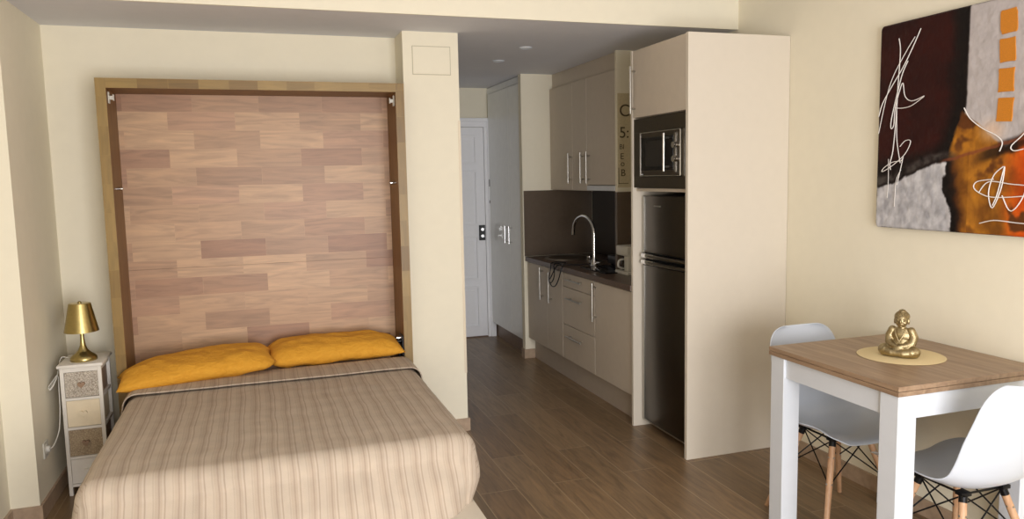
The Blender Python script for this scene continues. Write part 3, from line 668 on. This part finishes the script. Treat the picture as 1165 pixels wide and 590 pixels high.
for z in (2.155, 2.045, 1.93, 1.815):
    bm = bmesh.new(); prm = [(.034*(math.copysign(abs(math.cos(a))**.28, math.cos(a)))+.003*math.sin(3*a+z*9), .046*(math.copysign(abs(math.sin(a))**.28, math.sin(a)))+.002*math.cos(5*a+z*7)) for a in [2*PI*k/36 for k in range(36)]]
    f0 = [bm.verts.new((PXF-.004, 2.292+a, z+b)) for a, b in prm]; f1 = [bm.verts.new((PXF+.004, 2.292+a*1.04, z+b*1.04)) for a, b in prm]
    bm.faces.new(f0)
    for s in range(36): bm.faces.new((f0[s], f0[(s+1) % 36], f1[(s+1) % 36], f1[s]))
    part('orange_square', bm, 'orange', t)
# white paint squiggles: (pixel-like drawing coordinates of the painting, metres from far edge, metres up)
def squig(pts, r=.0028):
    r *= .75; bm = bmesh.new(); tube(bm, [(PXF-.0045, PY1-a, PZ0+b) for a, b in [(p.x, p.y) for p in smoothpath([(x, y, 0) for x, y in pts], 6)]], r, 5)
    part('paint_line', bm, 'squiggle', t, True)
def Q(px, py):          # zoomed sketch units (2.108 per px of the photo) -> painting metres
    return px, py
import_pts = {
 'a': [(-.005+.14, .875), (.145, .70), (.135, .50), (.13, .33), (.125, .245)],
}
squig([(.115, .862), (.125, .80), (.118, .66), (.112, .50), (.10, .36), (.085, .30), (.09, .27)])
squig([(.235, .885), (.205, .83), (.15, .74), (.08, .65), (.03, .58), (.008, .52)])
squig([(.205, .855), (.16, .80), (.09, .70), (.05, .60), (.01, .44)], .0022)
squig([(.17, .755), (.14, .70), (.11, .60), (.085, .50), (.085, .46), (.10, .475), (.105, .55), (.125, .62), (.145, .66), (.16, .60), (.20, .575), (.265, .59)])
squig([(.265, .588), (.20, .555), (.15, .548), (.105, .552)], .0024)
squig([(.115, .54), (.12, .42), (.13, .36), (.145, .30)], .0024)
squig([(.14, .375), (.17, .40), (.20, .395), (.17, .34), (.10, .29), (.04, .262), (.05, .28), (.10, .305), (.15, .31), (.16, .325), (.13, .20)], .0024)
squig([(.15, .27), (.125, .22), (.12, .14), (.118, .10)], .002)
squig([(.075, .32), (.078, .22), (.075, .14)], .0018)
squig([(.47, .52), (.50, .475), (.56, .43), (.62, .40), (.65, .37), (.64, .335)], .003)
squig([(.80, .48), (.74, .40), (.69, .355), (.70, .335), (.74, .34)], .003)
squig([(.535+.02, .17), (.60, .215), (.70, .205), (.80, .20), (.84, .215), (.80, .17), (.70, .155), (.60, .155), (.535, .185), (.545, .215), (.62, .225)], .003)
squig([(.66, .275), (.62, .24), (.60, .17), (.62, .11), (.655, .19), (.665, .275), (.64, .17), (.62, .12)], .003)
squig([(.66, .16), (.70, .10), (.75, .16), (.78, .28), (.77, .34), (.79, .12), (.80, .06)], .003)
squig([(.565, .045), (.63, .06), (.72, .055), (.79, .05), (.805, .03)], .003)
squig([(.84, .25), (.88, .33), (.90, .20), (.93, .10), (.97, .22), (1.0, .32)], .003)
squig([(.83, .07), (.93, .08), (1.03, .06)], .003)

# ------------------------------------------------------------------ dining table
TX0, TX1, TY0, TY1, TZ = 2.135, 2.85, 2.095, 2.825, .82
t = thing('dining_table', 'square dining table with oak top and white legs against the wall', 'table', ((TX0+TX1)/2, (TY0+TY1)/2, 0))
part('tabletop', B((TX0, TX1, TY0, TY1, TZ-.018, TZ), bev=.0015), 'tabletop', t)
part('folded_leaf', B((TX0, TX1, TY0, TY1, TZ-.037, TZ-.0195), bev=.0015), 'tabletop', t)
L = .085; LZ = TZ-.037
for x in (TX0+.008, TX1-.008-L):
    for y in (TY0+.008, TY1-.008-L): part('leg', B((x, x+L, y, y+L, 0, LZ), bev=.002), 'white', t)
a0, a1, b0, b1 = TX0+.008, TX1-.008, TY0+.008, TY1-.008; AZ = TZ-.125
part('apron', B((a0+.012, a0+.03, b0+L, b1-L, AZ, LZ)), 'white', t); part('apron', B((a1-.03, a1-.012, b0+L, b1-L, AZ, LZ)), 'white', t)
part('apron', B((a0+L, a1-L, b0+.002, b0+.02, AZ, LZ)), 'white', t); part('apron', B((a0+L, a1-L, b1-.03, b1-.012, AZ, LZ)), 'white', t)
bm = lathe(bmesh.new(), [(.005, 0), (.165, 0), (.168, .0015), (.165, .003), (.005, .003)], (0, 0, 0), 64)
o = link('placemat', bm, 'placemat', None, True); o.location = (2.512, 2.462, TZ+.0003); tag(o, 'round cream woven placemat under the golden figurine', 'placemat')

# figurine: one continuous surface grown from overlapping forms
def ell(bm, c, r, rot=None, seg=20):
    q = bmesh.ops.create_uvsphere(bm, u_segments=seg, v_segments=seg//2+2, radius=1)
    mt = Matrix.Translation(c) @ (rot.to_4x4() if rot else Matrix.Identity(4)) @ Matrix.Diagonal((*r, 1))
    bmesh.ops.transform(bm, matrix=mt, verts=q['verts'])
def limb(bm, pts, rr, seg=12):
    tube(bm, pts, rr, seg)
    for p, r in zip(pts, rr): ell(bm, Vector(p), (r, r, r), seg=12)
def fig_obj(name, bm, vox, mat, par, sm=4):
    o = link(name, bm, mat, par, True, 180)
    md = o.modifiers.new('join', 'REMESH'); md.mode = 'VOXEL'; md.voxel_size = vox; md.use_smooth_shade = True
    s = o.modifiers.new('soft', 'SMOOTH'); s.iterations = sm; s.factor = .5
    return o
t = thing('figurine', 'golden seated monk figurine on the round placemat', 'figurine', (2.505, 2.455, TZ+.0035), math.radians(-62))
# local axes: front = -Y, up = Z, size about .2
bm = bmesh.new()
ell(bm, (0, .004, .024), (.050, .040, .024)); ell(bm, (0, .004, .052), (.036, .029, .034)); ell(bm, (0, .004, .084), (.040, .026, .032)); ell(bm, (0, .006, .104), (.034, .021, .017))
for s in (-1, 1):
    limb(bm, [(s*.022, -.002, .026), (s*.058, -.024, .025), (s*.052, -.036, .023)], [.025, .0245, .021])     # thigh to knee
    limb(bm, [(s*.052, -.034, .021), (s*.022, -.050, .018), (-s*.006, -.052, .017)], [.021, .0165, .012])    # shin
    limb(bm, [(s*.036, .005, .106), (s*.046, .004, .080), (s*.043, -.008, .056)], [.0165, .0185, .0175])      # sleeve
    limb(bm, [(s*.043, -.008, .056), (s*.026, -.030, .047), (s*.008, -.040, .044)], [.0165, .0125, .009])
    ell(bm, (-s*.016, -.057, .014), (.014, .008, .008))
ell(bm, (0, -.040, .042), (.017, .011, .009)); ell(bm, (0, -.036, .034), (.024, .018, .010))
limb(bm, [(0, .005, .108), (0, .001, .128)], [.015, .014])
fig_obj('robed_body', bm, .0022, 'gold', t, 3)
bm = bmesh.new()                                      # robe edges and folds in relief
for s in (-1, 1):
    tube(bm, smoothpath([(s*.020, -.010, .116), (s*.016, -.022, .095), (s*.004, -.028, .070), (-s*.004, -.030, .056)], 5), .0026, 8)
    tube(bm, smoothpath([(s*.045, -.008, .100), (s*.055, -.006, .08), (s*.052, -.016, .06), (s*.036, -.034, .050)], 5), .0022, 8)
    tube(bm, smoothpath([(s*.020, -.040, .030), (s*.044, -.044, .032), (s*.066, -.034, .030)], 5), .0022, 8)
    tube(bm, smoothpath([(s*.012, -.055, .022), (s*.036, -.052, .020), (s*.060, -.044, .012)], 5), .0022, 8)
o = link('robe_folds', bm, 'gold', t, True)
bm = bmesh.new()
ell(bm, (0, -.004, .148), (.0215, .022, .0265)); ell(bm, (0, -.012, .136), (.014, .013, .013)); ell(bm, (0, -.027, .147), (.0035, .005, .008), Matrix.Rotation(-.3, 3, 'X')); ell(bm, (0, -.0275, .1435), (.0048, .0035, .0028))
for s in (-1, 1):
    ell(bm, (s*.0225, .000, .145), (.0035, .006, .012)); ell(bm, (s*.0095, -.021, .153), (.0062, .004, .0022)); ell(bm, (s*.011, -.017, .141), (.007, .006, .006)); ell(bm, (s*.009, -.0215, .1495), (.005, .003, .0026))
ell(bm, (0, -.0235, .1365), (.0062, .0035, .0018)); ell(bm, (0, -.0225, .1335), (.005, .0038, .0020)); ell(bm, (0, -.018, .128), (.006, .006, .005))
h = fig_obj('head', bm, .0011, 'gold', t, 1)
bm = bmesh.new(); ell(bm, (0, .004, .160), (.0235, .0235, .020)); ell(bm, (0, .006, .178), (.013, .013, .009))
for k in range(150):
    ph = math.acos(1-1.15*(k+.5)/150); th = k*2.39996; d = Vector((math.sin(ph)*math.cos(th), math.sin(ph)*math.sin(th), math.cos(ph)))
    p = Vector((d.x*.0235, .004+d.y*.0235, .160+d.z*.020))
    if p.y < -.014 and p.z < .163: continue
    bmesh.ops.create_icosphere(bm, subdivisions=1, radius=.0027, matrix=Matrix.Translation(p))
hh = link('hair_curls', bm, 'gold', h, True)
h.location = (0, 0, -.022); h.scale = (1.15, 1.15, 1.15); h.rotation_euler = (0, 0, math.radians(8))

# ------------------------------------------------------------------ chairs
def make_chair(lab):
    t = thing('dining_chair', lab, 'chair', (0, 0, 0), 0, 'white shell chairs at the dining table')
    # shell: profile in (y, z); +Y is the front
    prof = smoothpath([(0, .245, .425), (0, .225, .438), (0, .16, .440), (0, .06, .428), (0, -.05, .422), (0, -.13, .435), (0, -.185, .475), (0, -.215, .54), (0, -.235, .62), (0, -.252, .70), (0, -.270, .79), (0, -.279, .850)], 5)
    n = len(prof); NU_ = 28; bm = bmesh.new(); g = []
    for j, p in enumerate(prof):
        tt = j/(n-1)
        wid = .150+.078*ss(0, .13, tt) if tt < .13 else (.228+.008*math.sin((tt-.13)/.4*PI) if tt < .53 else .228-.040*ss(.5, .97, tt))
        if tt > .86: wid *= math.sqrt(max(0, 1-((tt-.86)/.155)**2))**.75*1.0
        row = []
        seat = 1-ss(.42, .62, tt)
        a = prof[min(j+1, n-1)]-prof[max(j-1, 0)]; a.normalize(); nrm = Vector((0, -a.z, a.y)); nrm = -nrm if nrm.z < 0 and tt < .4 else nrm
        # inward normal: up on the seat, forward on the back
        nv = Vector((0, a.z, -a.y)); 
        if nv.z < 0 and tt < .5: nv = -nv
        if tt >= .5 and nv.y < 0: nv = -nv
        cup = .058*(1-ss(.0, .12, tt)*0)*(.35+.65*ss(0, .25, tt))*(1-.45*ss(.7, 1, tt))
        for i in range(NU_+1):
            u = -1+2*i/NU_
            q = p+nv*cup*abs(u)**2.4+Vector((u*wid, 0, 0)); row.append(bm.verts.new(q))
        g.append(row)
    for j in range(n-1):
        for i in range(NU_): bm.faces.new((g[j][i], g[j][i+1], g[j+1][i+1], g[j+1][i]))
    o = link('seat_shell', bm, 'shell', t, True, 180)
    md = o.modifiers.new('thickness', 'SOLIDIFY'); md.thickness = .006; md.offset = 0
    md = o.modifiers.new('round', 'SUBSURF'); md.levels = md.render_levels = 1
    tops = {}; feet = {}
    for sx in (-1, 1):
        for sy_ in (-1, 1):
            tp = Vector((sx*.095, .0+sy_*.095, .405)); ft = Vector((sx*.215, sy_*.20, 0)); tops[sx, sy_] = tp; feet[sx, sy_] = ft
            pts = [tp.lerp(ft, k/6) for k in range(7)]
            l = link('leg', tube(bmesh.new(), pts, [.0135, .0145, .0145, .0135, .0125, .0115, .010], 14), 'beech', t, True)
            bm = bmesh.new(); d = (ft-tp).normalized()
            tube(bm, [tp+d*-.004, tp+d*.03], .0152, 12); box(bm, tp.x-.02, tp.x+.02, tp.y-.02, tp.y+.02, .402, .418, bev=.003)
            link('leg_bracket', bm, 'black', l, True)
            bm = bmesh.new()
            for f in (.075, .19):
                for e in (Vector((1, 0, 0)), Vector((0, 1, 0))): q = tp+d*f; cyl(bm, q-e*.0165, q+e*.0165, .0042, 8)
            link('leg_bolt', bm, 'inox', l, True)
    bm = bmesh.new(); ring = [(-1, -1), (1, -1), (1, 1), (-1, 1)]
    for k in range(4):
        A, D = ring[k], ring[(k+1) % 4]
        for P_, Q_ in ((A, D), (D, A)):
            tube(bm, [tops[P_]+Vector((0, 0, -.004)), tops[Q_].lerp(feet[Q_], .46)], .0032, 6)
    tube(bm, [tops[r]+Vector((0, 0, 0)) for r in ring], .005, 6, True)
    tube(bm, [tops[-1, -1], tops[1, 1]], .005, 6); tube(bm, [tops[-1, 1], tops[1, -1]], .005, 6)
    link('wire_brace', bm, 'black', t, True)
    return t
def tree_copy(o, parent=None):
    c = o.copy(); C.objects.link(c); c.parent = parent
    for ch in list(o.children): tree_copy(ch, c)
    return c
c1 = make_chair('white shell chair tucked under the far side of the table, by the tall cabinet')
c1.location = (2.468, 2.78, 0); c1.rotation_euler = (0, 0, PI+.0)
c2 = tree_copy(c1); c2['label'] = 'white shell chair on the near side of the table, its back towards the viewer'
c2.location = (2.495, 2.14, 0); c2.rotation_euler = (0, 0, 0)
